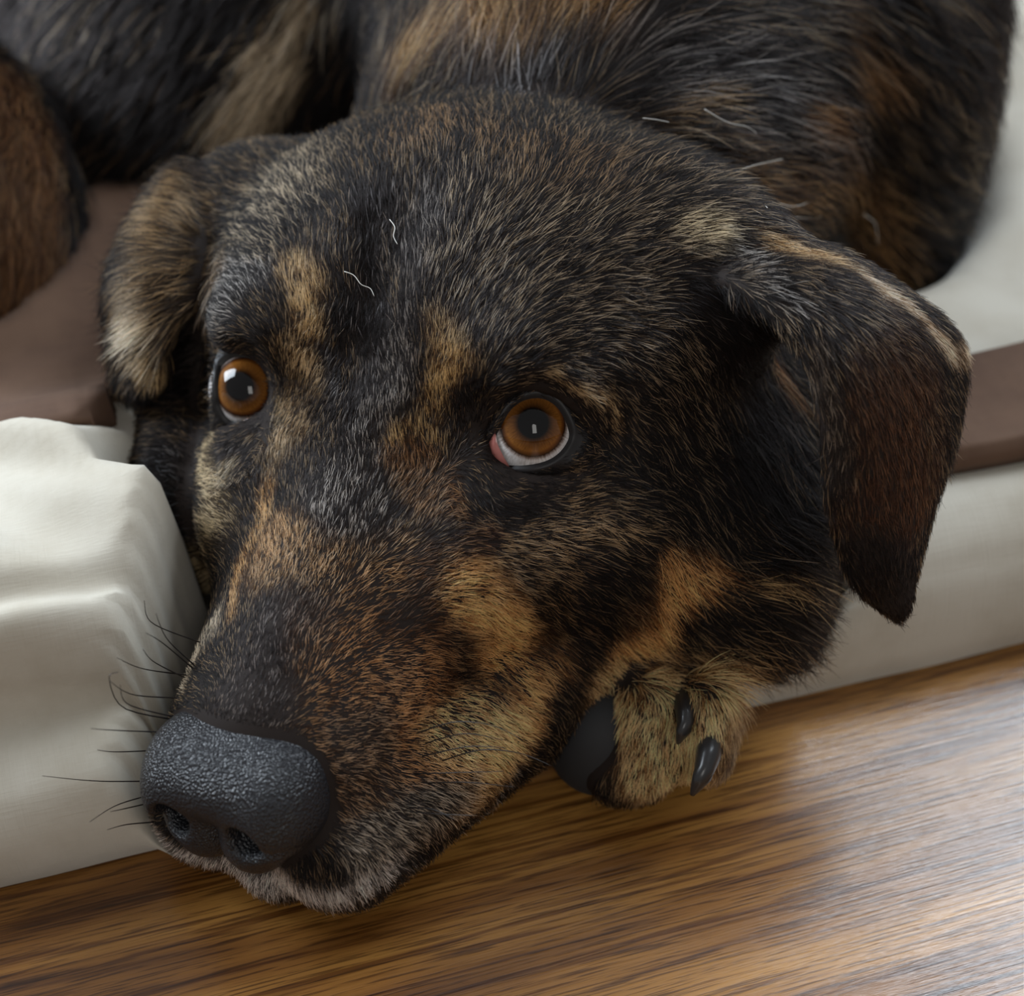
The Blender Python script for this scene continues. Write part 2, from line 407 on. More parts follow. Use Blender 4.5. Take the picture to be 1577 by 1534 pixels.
# ------------------------------------------------------------------ eyes
LID_PX = [
 [(335,568),(340,558),(353,548),(368,545),(386,548),(400,558),(411,575),(416,590),(414,617),(412,639),(409,654),(393,656),(368,655),(353,652),(342,642),(334,626),(332,611),(332,590)],
 [(742,706),(752,684),(766,657),(785,628),(808,613),(835,610),(858,621),(874,643),(882,668),(877,686),(862,704),(840,716),(810,722),(780,722),(757,717)]]
FLESH_PX = [[(412,612),(408,623),(397,637),(382,642),(372,650),(392,657),(411,656),(415,636),(416,612)],
            [(764,665),(769,683),(777,700),(788,722),(772,723),(755,718),(741,706),(752,682)]]
def sphere_hit(px, py, c, R):
    d = nrm(ray(px, py)); o = C0-c; b = o@d; disc = b*b-(o@o-R*R)
    if disc < 0: t = -b
    else: t = -b-math.sqrt(disc)
    p = C0+d*t
    return c+nrm(p-c)*R
def resample(poly, n):
    P = np.array(poly, float); m = len(P); out = []
    for u in np.linspace(0, m, n, endpoint=False):
        i = int(u); t = u-i; a, b, c_, d = P[(i-1) % m], P[i], P[(i+1) % m], P[(i+2) % m]
        out.append(.5*((2*b)+(-a+c_)*t+(2*a-5*b+4*c_-d)*t*t+(-a+3*b-3*c_+d)*t**3))
    return np.array(out)
lid_meshes = []
for k in (0, 1):
    c = EYES[k]; R = EYE_R
    # eyeball with bulging cornea, local z = gaze
    V = []; F = []; nr, ns = 48, 64
    for i in range(nr+1):
        th = math.pi*i/nr; bl = max(0, 1-(th/.72)**2); rr = R*(1+.075*bl*bl)
        for j in range(ns): V.append((rr*math.sin(th)*math.cos(2*math.pi*j/ns), rr*math.sin(th)*math.sin(2*math.pi*j/ns), rr*math.cos(th)))
    for i in range(nr):
        for j in range(ns): F.append([i*ns+j, (i+1)*ns+j, (i+1)*ns+(j+1) % ns, i*ns+(j+1) % ns])
    eye = link('eye', mesh_from('eyeball', V, F), M_eye); eye.parent = dog
    eye.matrix_world = Matrix.Translation(Vector(c)) @ Vector(EYE_DIR[k]).to_track_quat('Z', 'Y').to_matrix().to_4x4()
    eye['label'] = 'amber eye'; eye_inv = (DINV @ Matrix.Translation(Vector(c)) @ Vector(EYE_DIR[k]).to_track_quat('Z', 'Y').to_matrix().to_4x4()).inverted()
    # eyelid ring
    n = 96; A = resample(LID_PX[k], n); pts = np.array([sphere_hit(x, y, c, R*1.045+.0003) for x, y in A]); cen = pts.mean(0)
    prof = [(-.0005, -.0012), (0, -.0001), (.0002, .0002), (.0006, .0004), (.0014, .0006), (.0035, .0010), (.0065, .0006), (.0100, -.0008), (.0130, -.0040)]
    V = []; F = []
    for i in range(n):
        p = pts[i]; r = nrm(p-c); tg = nrm(pts[(i+1) % n]-pts[i-1]); o = nrm(np.cross(tg, r)); o = o if o@(p-cen) > 0 else -o
        for (u, w) in prof:
            a = u/(R*1.045); w = w*(1+1.6*max(0, o@upv)) if w > 0 else w; V.append(c+(r*math.cos(a)+o*math.sin(a))*(R*1.045+.0003+w))
    V = np.array(V).reshape(n, len(prof), 3)
    anchor = V[:, 6].copy()
    for i in range(n):
        h = bvh.find_nearest(Vector(V[i, 6]+nrm(V[i, 6]-c)*.002)); anchor[i] = np.array(h[0])-np.array(h[1])*.0006
    for it in range(6): anchor = .5*anchor+.25*np.roll(anchor, 1, 0)+.25*np.roll(anchor, -1, 0)
    for j in range(4, len(prof)):
        t = (j-3)/(len(prof)-4); V[:, j] = V[:, 3]*(1-t)+anchor*t+nrm(V[:, 3]-c)*(.0009*math.sin(math.pi*t))
    for it in range(3): V[:, 4:] = .5*V[:, 4:]+.25*np.roll(V[:, 4:], 1, 0)+.25*np.roll(V[:, 4:], -1, 0)
    V = V.reshape(-1, 3); m = len(prof)
    for i in range(n):
        for j in range(m-1):
            a, b = i*m+j, ((i+1) % n)*m+j; F.append([a, b, b+1, a+1])
    lm = mesh_from('eyelid', V, F); lid_meshes.append((V.copy(), np.array(F), pts.copy()))
    lid = dog_part('eyelid', lm, M_lid, eye); lid.matrix_parent_inverse = eye_inv; lid['label'] = 'dark bare rim around the eye'
    # third eyelid in the inner corner
    A = resample(FLESH_PX[k], 40); V = [c+nrm(np.mean([sphere_hit(x, y, c, R) for x, y in A], 0)-c)*(R*1.05+.0006)]; F = []
    rings = 6
    for q in range(1, rings+1):
        t = q/rings
        for x, y in A:
            cx, cy = A.mean(0); p = sphere_hit(cx+(x-cx)*t, cy+(y-cy)*t, c, R); V.append(c+nrm(p-c)*(R*1.05+.0006*(1-t**3)))
    for j in range(40): F.append([0, 1+j, 1+(j+1) % 40])
    for q in range(rings-1):
        for j in range(40):
            a = 1+q*40+j; b = 1+q*40+(j+1) % 40; F.append([a, a+40, b+40, b])
    fl = dog_part('inner_eyelid', mesh_from('inner_eyelid', V, F), M_flesh, eye); fl.matrix_parent_inverse = eye_inv; fl['label'] = 'pink flesh in the inner corner of the eye'

# ------------------------------------------------------------------ paw pads and claws
def sdf_obj(name, f, lo, hi, h, mat):
    v, fc = surface_nets(f, lo, hi, h); return dog_part(name, mesh_from(name, v, fc), mat)
PADC = at(922, 1138, .396)
sdf_obj('paw_pad', lambda p: ell(p*100, PADC*100, (1.3, 1.25, 1.6))*.01, PADC-.02, PADC+.02, .001, M_pad)['label'] = 'black rubbery paw pad'
def claw(pts, r0):
    P = np.array([at(*p) for p in pts]); n = 14; V = []; F = []; ns = 10
    for i in range(n):
        u = i/(n-1)*(len(P)-1); k = min(int(u), len(P)-2); t = u-k; p = P[k]*(1-t)+P[k+1]*t
        tg = nrm(P[k+1]-P[k]); x = nrm(np.cross(tg, [0, 0, 1.])); y = np.cross(tg, x); r = r0*(1-(i/(n-1))**2*.85)
        for j in range(ns):
            an = 2*math.pi*j/ns; V.append(p+x*math.cos(an)*r*.7+y*math.sin(an)*r)
    for i in range(n-1):
        for j in range(ns): F.append([i*ns+j, i*ns+(j+1) % ns, (i+1)*ns+(j+1) % ns, (i+1)*ns+j])
    F.append(list(range(ns))[::-1]); F.append(list(range((n-1)*ns, n*ns)))
    return dog_part('claw', mesh_from('claw', V, F), M_claw)
claw([(1092,1130,.384),(1092,1160,.374),(1082,1195,.370),(1066,1224,.372)], .0048)
claw([(1050,1075,.386),(1056,1098,.377),(1054,1122,.374),(1044,1145,.376)], .0038)
claw([(890,1062,.40),(880,1068,.39),(872,1073,.385)], .0025)

# ------------------------------------------------------------------ floor, wall, bed, blanket
GA = math.atan2(.293, .956); E_ = np.array([.956, .293, 0]); N_ = np.array([-.293, .956, 0]); N0 = .248
def bevel_box(name, sx, sy, sz, bv):
    bm = bmesh.new(); bmesh.ops.create_cube(bm, size=1); bmesh.ops.scale(bm, vec=(sx, sy, sz), verts=bm.verts)
    bmesh.ops.bevel(bm, geom=bm.edges[:], offset=bv, segments=1, affect='EDGES')
    me = bpy.data.meshes.new(name); bm.to_mesh(me); bm.free(); return me
fl_me = mesh_from('floor', [(-3, -3, -.02), (3.2, -3, -.02), (3.2, 3.2, -.02), (-3, 3.2, -.02), (-3, -3, -.05), (3.2, -3, -.05), (3.2, 3.2, -.05), (-3, 3.2, -.05)], [[0, 1, 2, 3], [7, 6, 5, 4], [0, 4, 5, 1], [1, 5, 6, 2], [2, 6, 7, 3], [3, 7, 4, 0]], False)
floor = tag(link('floor', fl_me, plain('subfloor', (.03, .02, .012), .9)), kind='structure')
PW = .13; plank_me = bevel_box('plank', 1.4, PW-.0006, .02, .0012); plank_me.materials.append(M_wood)
for i in range(-6, 14):
    for j in range(-1, 2):
        o = bpy.data.objects.new('plank', plank_me); C.objects.link(o); o.parent = floor
        p = E_*(j*1.4006+(i*.53 % 1.4)-.7+.35)+N_*(.1255+PW/2+i*PW)
        o.location = (p[0], p[1], -.01); o.rotation_euler = (0, 0, GA)
def catmull(P, u):
    P = np.array(P, float); n = len(P); i = min(int(u), n-2); t = u-i
    a, b, c_, d = P[max(i-1, 0)], P[i], P[i+1], P[min(i+2, n-1)]
    return .5*((2*b)+(-a+c_)*t+(2*a-5*b+4*c_-d)*t*t+(-a+3*b-3*c_+d)*t**3)
PL = np.array([(.15,.02),(-.1,.3),(-.5,1.2),(-.55,2.3),(-.1,3.3),(.7,3.8),(1.45,4.0),(1.7,4.5),(1.65,5.3),(1.85,6.3),(2.5,7.0),(3.6,7.4),(5.4,7.5),(8.0,6.9),(11,5.4),(25,5),(60,4.8)])
PR = np.array([(.1,.02),(0,.3),(-.15,1.0),(-.1,1.9),(.1,2.7),(.4,3.3),(.7,3.8),(1.1,4.2),(1.6,4.5),(2.2,4.65),(3.0,4.7),(4.5,4.7),(7,4.6),(11,4.6),(20,4.6),(38,4.6),(60,4.6)])
def sstep(a, b, x): t = np.clip((x-a)/(b-a), 0, 1); return t*t*(3-2*t)
def bed_point(u, s):
    w = sstep(.04, .16, u); p = catmull(PL*(1-w)+PR*w, s*(len(PL)-1)); v, z = p*.01
    k = sstep(.02, .06, z)*(1-w)
    # soft folds running back from the front edge, and shallow puckers on the face
    n1 = mnoise.noise(Vector((u*9, v*14, z*10)))*.006*k + mnoise.noise(Vector((u*26+v*30, v*40-u*8, z*30+4)))*.0022*sstep(.01, .04, z)
    n2 = mnoise.noise(Vector((u*22, z*30, 7.3)))*.0022
    seam = -.0035*math.exp(-((v-.030-.004*math.sin(u*23))/.0035)**2)*k+.0022*math.exp(-((v-.022-.004*math.sin(u*23))/.004)**2)*k
    d2 = (u+.055+(v-.05)*.55)/.011; d3 = (u-.012+(v-.05)*1.2)/.009
    seam += (.0035*math.exp(-d2*d2)-.0030*math.exp(-(d2-1.6)**2)+.0030*math.exp(-d3*d3)-.0035*math.exp(-(d3+1.7)**2))*k*sstep(.03, .06, v)
    ridge = seam+.004*math.exp(-((u+.0+(v-.05)*.9)/.012)**2)*k - .005*math.exp(-((u+.03+(v-.05)*.9)/.016)**2)*k
    return v+n2, max(z+n1*min(1, z/.03)+ridge, .0005)
def build_bed():
    nu, ns = 300, 170; us = np.linspace(-.42, .46, nu); F = []
    ss = np.linspace(0, 1, ns)**1.15      # denser towards the front
    G = np.zeros((nu, ns, 3)); dent = np.zeros((nu, ns))
    for i, u in enumerate(us):
        edge = min(1, (u+.42)/.03, (.46-u)/.03); edge = math.sqrt(max(0, 1-(1-edge)**2))
        for j, s_ in enumerate(ss):
            v, z = bed_point(u, s_); z *= max(edge, .05)
            p = E_*u+N_*(N0+v); G[i, j] = (p[0], p[1], z)
            hit = bvh.ray_cast(Vector((p[0], p[1], -.02)), Vector((0, 0, 1)), .2)
            if hit[0] is not None and hit[0].z-.004 < z:
                a_ = w2h(p)[0]; dent[i, j] = (z-max(hit[0].z-.004, .0015))*float(sstep(-.085, -.06, a_))
    def nb_(d): return [np.pad(d, 1, mode='edge')[1+a:1+a+nu, 1+b:1+b+ns] for a, b in ((1, 0), (-1, 0), (0, 1), (0, -1))]
    for it in range(1): dent = np.maximum.reduce([dent]+nb_(dent))
    for it in range(2): dent = .2*dent+.2*sum(nb_(dent))
    G[..., 2] = np.maximum(G[..., 2]-dent, .0006)
    V = [tuple(p) for p in G.reshape(-1, 3)]
    for i in range(nu-1):
        for j in range(ns-1):
            a = i*ns+j; F.append([a, a+ns, a+ns+1, a+1])
    # close underside with the border
    border = [i*ns for i in range(nu)]+[(nu-1)*ns+j for j in range(1, ns)]+[i*ns+ns-1 for i in range(nu-2, -1, -1)]+[j for j in range(ns-2, 0, -1)]
    low = []
    for b_ in border: low.append(len(V)); V.append((V[b_][0], V[b_][1], .0002))
    top2 = []
    for b_ in border: top2.append(len(V)); V.append(V[b_])
    border = top2
    m = len(border)
    for i in range(m): F.append([border[i], low[i], low[(i+1) % m], border[(i+1) % m]])
    for i in range(nu-1): F.append([low[i], low[i+1], low[nu+ns-1+(nu-2)-i-1], low[nu+ns-1+(nu-2)-i]])
    return mesh_from('dog_bed', V, F)
bed = tag(link('dog_bed', build_bed(), M_bed), 'cream cotton dog bed cushion lying on the wooden floor under the dog', 'dog bed')
def build_blanket():
    nu, nv = 160, 60; V = []; F = []
    top = []; 
    for i in range(nu):
        u = -.34+.74*i/(nu-1)
        w = sstep(.04, .16, u); v0 = .085*(1-w)+.024*w+.006*mnoise.noise(Vector((u*12, 0, 0))); v1 = .30*(1-w)+.062*w
        for j in range(nv):
            t = j/(nv-1); v = v0+(v1-v0)*t; s_ = 0
            zb = (.069*(1-sstep(.08, .12, v))+.052*sstep(.08, .12, v))*(1-w)+.0475*w
            z = zb+.003+.0045*math.sin(math.pi*min(t*6, .5))*(1+.6*mnoise.noise(Vector((u*25, v*30, 2))))
            p = E_*u+N_*(N0+v); hit = bvh.ray_cast(Vector((p[0], p[1], -.02)), Vector((0, 0, 1)), .2)
            if hit[0] is not None and hit[0].z-.001 < z: z = max(hit[0].z-.001, .003)
            V.append((p[0], p[1], z))
    o = len(V); V += [(x, y, z-.0035 if z > .01 else z-.001) for x, y, z in V]
    for i in range(nu-1):
        for j in range(nv-1):
            a = i*nv+j; F.append([a, a+nv, a+nv+1, a+1]); F.append([o+a, o+a+1, o+a+nv+1, o+a+nv])
    for i in range(nu-1):
        for j in (0, nv-1):
            a = i*nv+j; f = [a, o+a, o+a+nv, a+nv]; F.append(f if j == 0 else f[::-1])
    for j in range(nv-1):
        for i in (0, nu-1):
            a = i*nv+j; f = [a, a+1, o+a+1, o+a]; F.append(f if i == 0 else f[::-1])
    return mesh_from('blanket', V, F)
blanket = tag(link('blanket', build_blanket(), M_blanket), 'brown blanket tucked under the dog on the cream bed', 'blanket')
#FURSTART
# ------------------------------------------------------------------ coat: growth directions and colours anchored on the body
def hit_px(px, py, near=.9):
    for dx, dy in ((0, 0), (0, -10), (10, 0), (-10, 0), (8, -16), (-8, -16), (18, 0), (-18, 0), (14, -26), (30, -10), (0, -36)):
        d = nrm(ray(px+dx, py+dy)); h = bvh.ray_cast(Vector(C0), Vector(d), 3.0)
        if h[0] is not None and h[3] < near: return (np.array(h[0]), np.array(h[1]), h[3])
    return None
# (pixel x, y, growth direction x, y, length mm, lift)
GUIDES = [
 (365,1110,.2,-1,3,.25),(420,1020,.25,-1,4,.25),(470,920,.35,-1,4.5,.25),(520,820,.3,-1,5,.25),(560,720,.1,-1,5.5,.25),
 (300,1060,-.6,-.8,4,.35),(330,960,-.5,-.8,4.5,.35),(245,1090,-.8,-.3,4.5,.4),(380,820,-.2,-1,5,.3),(330,820,-.8,-.5,6,.3),(320,720,-.8,-.3,6,.3),
 (520,1120,.9,-.2,4.5,.2),(520,1250,.8,.4,5,.25),(600,1050,1,-.1,5,.2),(620,1200,.9,.3,6,.22),(560,950,.8,-.5,5,.2),(650,880,.8,-.4,6,.22),(700,1000,1,.1,7,.22),(700,1180,.9,.4,7,.25),(780,1060,.8,.5,8,.25),(780,940,.9,.4,8,.25),(640,780,.5,-.6,6,.25),
 (600,600,.05,-1,6,.25),(580,480,.05,-1,7,.25),(640,350,.1,-1,8,.25),(760,450,.6,-.8,8,.25),(720,560,.2,-1,6,.3),(680,640,.1,-1,6,.3),(650,700,-.1,-1,6,.3),(640,500,.1,-1,7,.25),
 (850,400,.85,-.45,9,.25),(950,480,.95,-.05,9,.25),(1000,400,.95,-.2,10,.25),(900,300,.7,-.7,10,.25),(780,250,.3,-1,10,.25),(820,170,.3,-.9,10,.3),(650,200,0,-1,9,.3),(930,200,.8,-.4,10,.3),
 (800,575,.9,-.3,6,.3),(880,570,.9,.3,6,.3),(940,640,.6,.8,7,.25),(980,560,.8,.5,9,.22),(1040,650,.5,.85,10,.22),(760,520,.5,-.8,7,.25),(860,500,.9,-.3,8,.25),
 (725,755,.5,.6,5.5,.25),(800,770,.9,.1,5.5,.25),(880,740,1,-.2,6,.25),(760,850,.9,.1,7,.22),(860,850,1,.1,8,.22),(950,800,.9,.3,9,.22),(850,930,.9,.4,9,.22),(940,900,.85,.5,10,.22),(1030,880,.6,.8,11,.22),(1030,960,.7,.7,12,.25),(920,1010,.8,.6,10,.25),(1100,800,.5,.85,12,.22),(1150,900,.95,.1,14,.25),(1200,850,.8,.5,20,.35),(1100,1000,.95,.25,15,.28),(1180,960,.75,.65,22,.32),(1210,910,.85,.5,20,.32),(1120,1000,.85,.5,18,.28),(1020,1030,.9,.4,12,.3),(1180,700,.4,.9,14,.25),(1090,480,.7,.6,10,.25),(1100,560,.4,.9,10,.22),
 (460,560,.3,-.9,6,.3),(450,650,.5,-.7,5.5,.3),(440,720,.2,-.9,5.5,.3),(460,460,0,-1,7,.3),(400,480,-.5,-.8,6.5,.3),(350,440,-.8,-.5,7,.28),(340,520,-.9,-.2,6,.28),(400,350,-.7,-.5,8,.28),(470,300,-.4,-.9,9,.28),(540,250,-.1,-1,9,.28),(370,290,-.8,-.3,9,.3),(520,400,0,-1,8,.25),(440,240,-.4,-.8,10,.35),
 (370,690,-.4,.5,5.5,.28),(330,670,-.8,.2,5.5,.28),(420,800,.1,-1,5,.28),(310,880,-.8,.1,7,.4),
 (1130,380,.9,.1,9,.28),(1220,400,1,.15,9,.3),(1300,440,.9,.4,9,.28),(1400,510,.6,.7,8,.28),(1350,560,.4,.9,7,.2),(1260,540,.4,.9,8,.2),(1290,680,.1,1,7,.18),(1380,680,.1,1,7,.18),(1450,600,.3,.9,7,.22),(1340,820,.3,.95,6,.18),(1400,820,-.1,1,6,.18),(1385,920,.2,1,5,.18),
 (300,290,-.9,-.3,10,.3),(260,350,-.9,-.1,12,.3),(290,420,-.9,.2,13,.35),(220,430,-.8,.4,12,.3),(230,500,-.7,.5,14,.35),(190,500,-.3,.8,10,.25),(215,580,-.2,.9,7,.2),(275,500,-.8,.4,13,.3),
 (650,80,.6,-.7,18,.3),(760,60,.3,-.9,20,.3),(900,80,.5,-.8,20,.3),(1000,140,.95,-.1,20,.25),(1100,120,1,.0,22,.25),(1200,200,.95,.25,22,.25),(1280,330,.8,.5,22,.28),(1150,260,1,.15,18,.25),(1040,250,.95,0,14,.25),(1330,200,.6,.8,22,.3),(1300,80,.5,.8,22,.35),(1220,60,.8,.3,22,.3),
 (1450,300,.9,.3,22,.3),(1500,200,.8,.5,22,.3),(300,80,-.6,.8,24,.25),(420,100,-.6,.8,24,.25),(60,200,-.2,1,16,.2),(60,400,-.2,1,16,.2),(250,200,-.6,.8,24,.25),
 (300,1345,-.3,.9,6,.6),(420,1365,.1,1,6,.5),(520,1350,.4,.8,6,.45),(640,1310,.6,.7,6,.4),(740,1240,.8,.6,6,.35),(250,1300,-.6,.5,5,.5),(800,1170,.8,.5,7,.35),
 (1000,1100,-.1,1,10,.2),(1080,1100,.0,1,11,.2),(1040,1180,-.2,1,10,.25),(960,1110,-.2,.9,11,.25),(1115,1110,.1,1,11,.25),(1000,1170,-.3,.9,11,.25),
]
GP, GD, GL, GK = [], [], [], []
for (x, y, dx, dy, L_, lf) in GUIDES:
    h = hit_px(x, y)
    if h is None or h[2] > .9: continue
    p, n, dep = h; v = rt*dx-upv*dy; v = v-n*(v@n)
    # follow the surface rather than the picture plane
    vd = nrm(ray(x, y)); w = rt*dx-upv*dy; k = -(w@n)/(vd@n) if abs(vd@n) > .25 else 0; t_ = w+vd*k; t_ -= n*(t_@n)
    GP.append(p); GD.append(nrm(t_)); GL.append(L_*.001*(.68 if L_ < 12.5 else .9)*(.62 if y > 1050 and x > 880 else 1)); GK.append(lf)
GP = np.array(GP); GD = np.array(GD); GL = np.array(GL); GK = np.array(GK)
print('guides', len(GP))
K = (.007, .006, .006)
# (polyline in photo pixels used to find the spot on the body, radius px, dark hair colour, light hair colour, share of light hairs)
COAT = [
 ([(850,350),(980,420)], 230, K, (.34,.26,.16), .34),
 ([(430,300),(370,380)], 110, K, (.46,.38,.25), .36),
 ([(640,210),(780,230),(900,260)], 80, K, (.22,.13,.06), .38),
 ([(700,150),(830,140)], 30, K, (.32,.32,.33), .4),
 ([(560,330),(578,430),(570,560),(540,660)], 36, K, (.15,.15,.16), .06),
 ([(640,340),(650,450),(620,560)], 34, K, (.22,.20,.18), .25),
 ([(330,480),(340,420),(380,440)], 40, K, (.36,.36,.34), .28),
 ([(450,440),(485,480),(480,520)], 38, (.06,.032,.014), (.42,.28,.12), .7),
 ([(455,560),(445,640),(440,700)], 34, (.06,.035,.016), (.46,.33,.17), .66),
 ([(500,560),(490,620)], 18, K, (.2,.2,.2), .15),
 ([(340,720),(345,800),(325,900)], 34, (.05,.035,.018), (.52,.43,.25), .62),
 ([(318,690),(335,720)], 22, (.05,.035,.018), (.52,.43,.25), .6),
 ([(425,600),(428,680)], 16, (.05,.035,.018), (.46,.34,.18), .55),
 ([(355,674),(395,680)], 14, K, (.3,.35,.4), .12),
 ([(600,560),(570,700),(530,790)], 52, K, (.34,.31,.27), .36),
 ([(420,860),(500,880),(580,880)], 60, (.05,.024,.010), (.42,.24,.10), .58),
 ([(420,760),(385,850),(350,940)], 26, (.08,.035,.012), (.44,.25,.09), .68),
 ([(520,960),(470,980)], 50, (.03,.015,.008), (.28,.18,.09), .42),
 ([(370,1110),(400,1040),(430,970)], 56, K, (.13,.11,.10), .28),
 ([(320,970),(275,1040),(232,1110)], 24, (.06,.05,.035), (.58,.50,.36), .58),
 ([(690,560),(672,640),(655,700)], 40, (.08,.04,.015), (.46,.31,.13), .75),
 ([(640,740),(650,780)], 36, (.04,.018,.008), (.24,.12,.05), .5),
 ([(780,578),(850,562),(905,605),(940,670)], 18, (.05,.03,.015), (.40,.29,.15), .7),
 ([(740,600),(735,650),(720,700)], 16, K, (.12,.07,.04), .2),
 ([(735,745),(800,765),(870,735),(900,690)], 18, K, (.1,.08,.06), .05),
 ([(770,830),(850,840),(940,790)], 62, (.014,.010,.007), (.36,.24,.12), .6),
 ([(700,860),(720,800)], 34, (.02,.01,.007), (.2,.11,.05), .4),
 ([(570,1000),(570,1100),(630,1150)], 115, (.075,.030,.011), (.40,.20,.075), .75),
 ([(640,880),(620,960)], 40, (.03,.014,.007), (.17,.08,.035), .45),
 ([(545,1130),(560,1200),(600,1250)], 52, (.035,.019,.010), (.34,.21,.11), .5),
 ([(735,920),(780,980),(800,1040),(790,1080)], 56, (.36,.165,.055), (.74,.44,.17), .92),
 ([(690,1130),(755,1110),(765,1170),(720,1200)], 52, (.36,.19,.07), (.76,.50,.22), .92),
 ([(560,1290),(640,1250),(700,1220)], 42, (.03,.025,.02), (.40,.33,.24), .5),
 ([(870,900),(890,980),(885,1040)], 34, K, (.2,.12,.06), .2),
 ([(820,920),(850,940)], 30, K, (.24,.15,.07), .35),
 ([(980,720),(1060,800),(1110,620)], 84, K, (.22,.16,.09), .2),
 ([(1040,880),(1015,930),(985,985)], 46, (.32,.14,.045), (.70,.40,.15), .92),
 ([(990,1035),(1080,990),(1140,980)], 34, K, (.28,.18,.08), .45),
 ([(1150,700),(1210,830),(1230,960),(1130,1040)], 56, K, (.05,.045,.04), .05),
 ([(1140,893),(1200,880)], 26, (.05,.03,.016), (.52,.36,.16), .7),
 ([(1100,460),(1160,520),(1170,620)], 60, K, (.05,.05,.06), .05),
 ([(1040,340),(1100,370)], 34, (.05,.04,.025), (.54,.46,.29), .66),
 ([(1130,400),(1200,440)], 30, K, (.40,.40,.38), .4),
 ([(1210,370),(1250,395)], 30, (.14,.07,.025), (.52,.37,.18), .72),
 ([(1380,620),(1390,750)], 105, (.035,.014,.007), (.11,.05,.022), .4),
 ([(1330,840),(1395,930)], 60, K, (.03,.02,.015), .15),
 ([(1240,520),(1275,620),(1280,720)], 30, (.02,.014,.01), (.17,.13,.09), .32),
 ([(1290,410),(1360,460),(1440,500),(1478,530)], 24, (.12,.06,.025), (.64,.54,.38), .85),
 ([(1195,560),(1215,600)], 16, (.08,.03,.012), (.35,.16,.06), .6),
 ([(270,320),(240,410),(280,440)], 70, (.03,.02,.012), (.34,.22,.10), .45),
 ([(205,475),(225,500)], 30, (.15,.10,.05), (.66,.56,.38), .8),
 ([(235,545)], 26, (.10,.06,.025), (.48,.34,.16), .7),
 ([(215,598)], 26, K, (.05,.04,.04), .1),
 ([(168,470),(178,580)], 13, K, (.1,.1,.1), .1),
 ([(290,530),(300,600)], 45, K, (.08,.08,.09), .06),
 ([(270,720),(275,800)], 40, K, (.2,.25,.3), .1),
 ([(620,110),(700,75),(780,70)], 58, (.045,.022,.010), (.34,.19,.065), .5),
 ([(850,30),(920,60)], 62, (.05,.025,.010), (.34,.18,.055), .45),
 ([(680,120),(760,110)], 24, (.04,.03,.025), (.25,.19,.15), .5),
 ([(1000,110),(1150,150),(1280,190)], 75, K, (.22,.21,.20), .28),
 ([(1000,180),(1080,165)], 24, (.05,.025,.01), (.44,.27,.10), .55),
 ([(1220,175),(1260,180)], 30, (.05,.022,.01), (.32,.17,.06), .5),
 ([(1120,260),(1250,300)], 50, (.02,.012,.008), (.26,.15,.06), .4),
 ([(1290,240),(1330,330),(1345,400)], 46, (.05,.025,.011), (.32,.19,.075), .5),
 ([(1270,20),(1320,90)], 40, (.05,.025,.011), (.30,.17,.07), .5),
 ([(480,0),(425,100),(385,190)], 40, (.20,.16,.10), (.52,.43,.29), .9),
 ([(20,150),(40,320),(40,440)], 105, (.05,.022,.009), (.15,.075,.03), .5),
 ([(1470,200),(1500,400)], 90, K, (.12,.08,.04), .25),
 ([(1530,500),(1550,560)], 30, (.06,.045,.025), (.25,.19,.11), .5),
 ([(980,1090),(1080,1100),(1040,1160)], 80, (.30,.16,.06), (.78,.55,.27), .92),
 ([(250,1310),(300,1345),(380,1370),(470,1372),(560,1345)], 34, (.08,.075,.07), (.60,.57,.53), .7),
 ([(610,1330),(700,1275),(770,1225),(800,1185)], 15, K, (.3,.28,.25), .2),
]
def coat_at(P):
    n = len(P); D = np.tile(np.array(K), (n, 1)); Lc = np.tile(np.array((.18, .12, .06)), (n, 1)); f = np.where(np.linalg.norm(P-C0, axis=1) > .5, .07, .2)
    wob = np.stack([np.sin(P[:, 0]*310+P[:, 1]*170+1)+np.sin(P[:, 2]*260-P[:, 0]*120), np.sin(P[:, 1]*290-P[:, 2]*210)+np.sin(P[:, 0]*190+2), np.sin(P[:, 2]*330+P[:, 1]*140)], 1)*.0022
    Q = P+wob
    for line, rad, dk, lt, sh in COAT:
        pts = []; rw = []
        for (x, y) in line:
            h = hit_px(x, y)
            if h is not None and h[2] < .9: pts.append(h[0]); rw.append(rad*h[2]/FPX)
        if not pts: continue
        d = np.full(n, 9.); R_ = np.mean(rw)
        if len(pts) == 1: d = np.linalg.norm(Q-pts[0], axis=1)
        for a, b in zip(pts, pts[1:]):
            ab = b-a; t = np.clip(((Q-a)@ab)/(ab@ab+1e-12), 0, 1); d = np.minimum(d, np.linalg.norm(Q-a-t[:, None]*ab, axis=1))
        w = 1-sstep(.40*R_, 1.40*R_, d)
        D = D*(1-w[:, None])+np.array(dk)*w[:, None]; Lc = Lc*(1-w[:, None])+np.array(lt)*w[:, None]; f = f*(1-w)+sh*w
    warm = np.array([1.06, .95, .90])
    return D*warm, Lc*warm, f
def guide_at(P):
    n = len(P); T = np.zeros((n, 3)); L_ = np.zeros(n); K_ = np.zeros(n); W = np.zeros(n)
    for a in range(0, n, 20000):
        d2 = ((P[a:a+20000, None, :]-GP[None])**2).sum(-1); w = 1/(d2+1.5e-5)**2.2; w /= w.sum(1, keepdims=True)
        T[a:a+20000] = w@GD; L_[a:a+20000] = w@GL; K_[a:a+20000] = w@GK
    return T, L_, K_

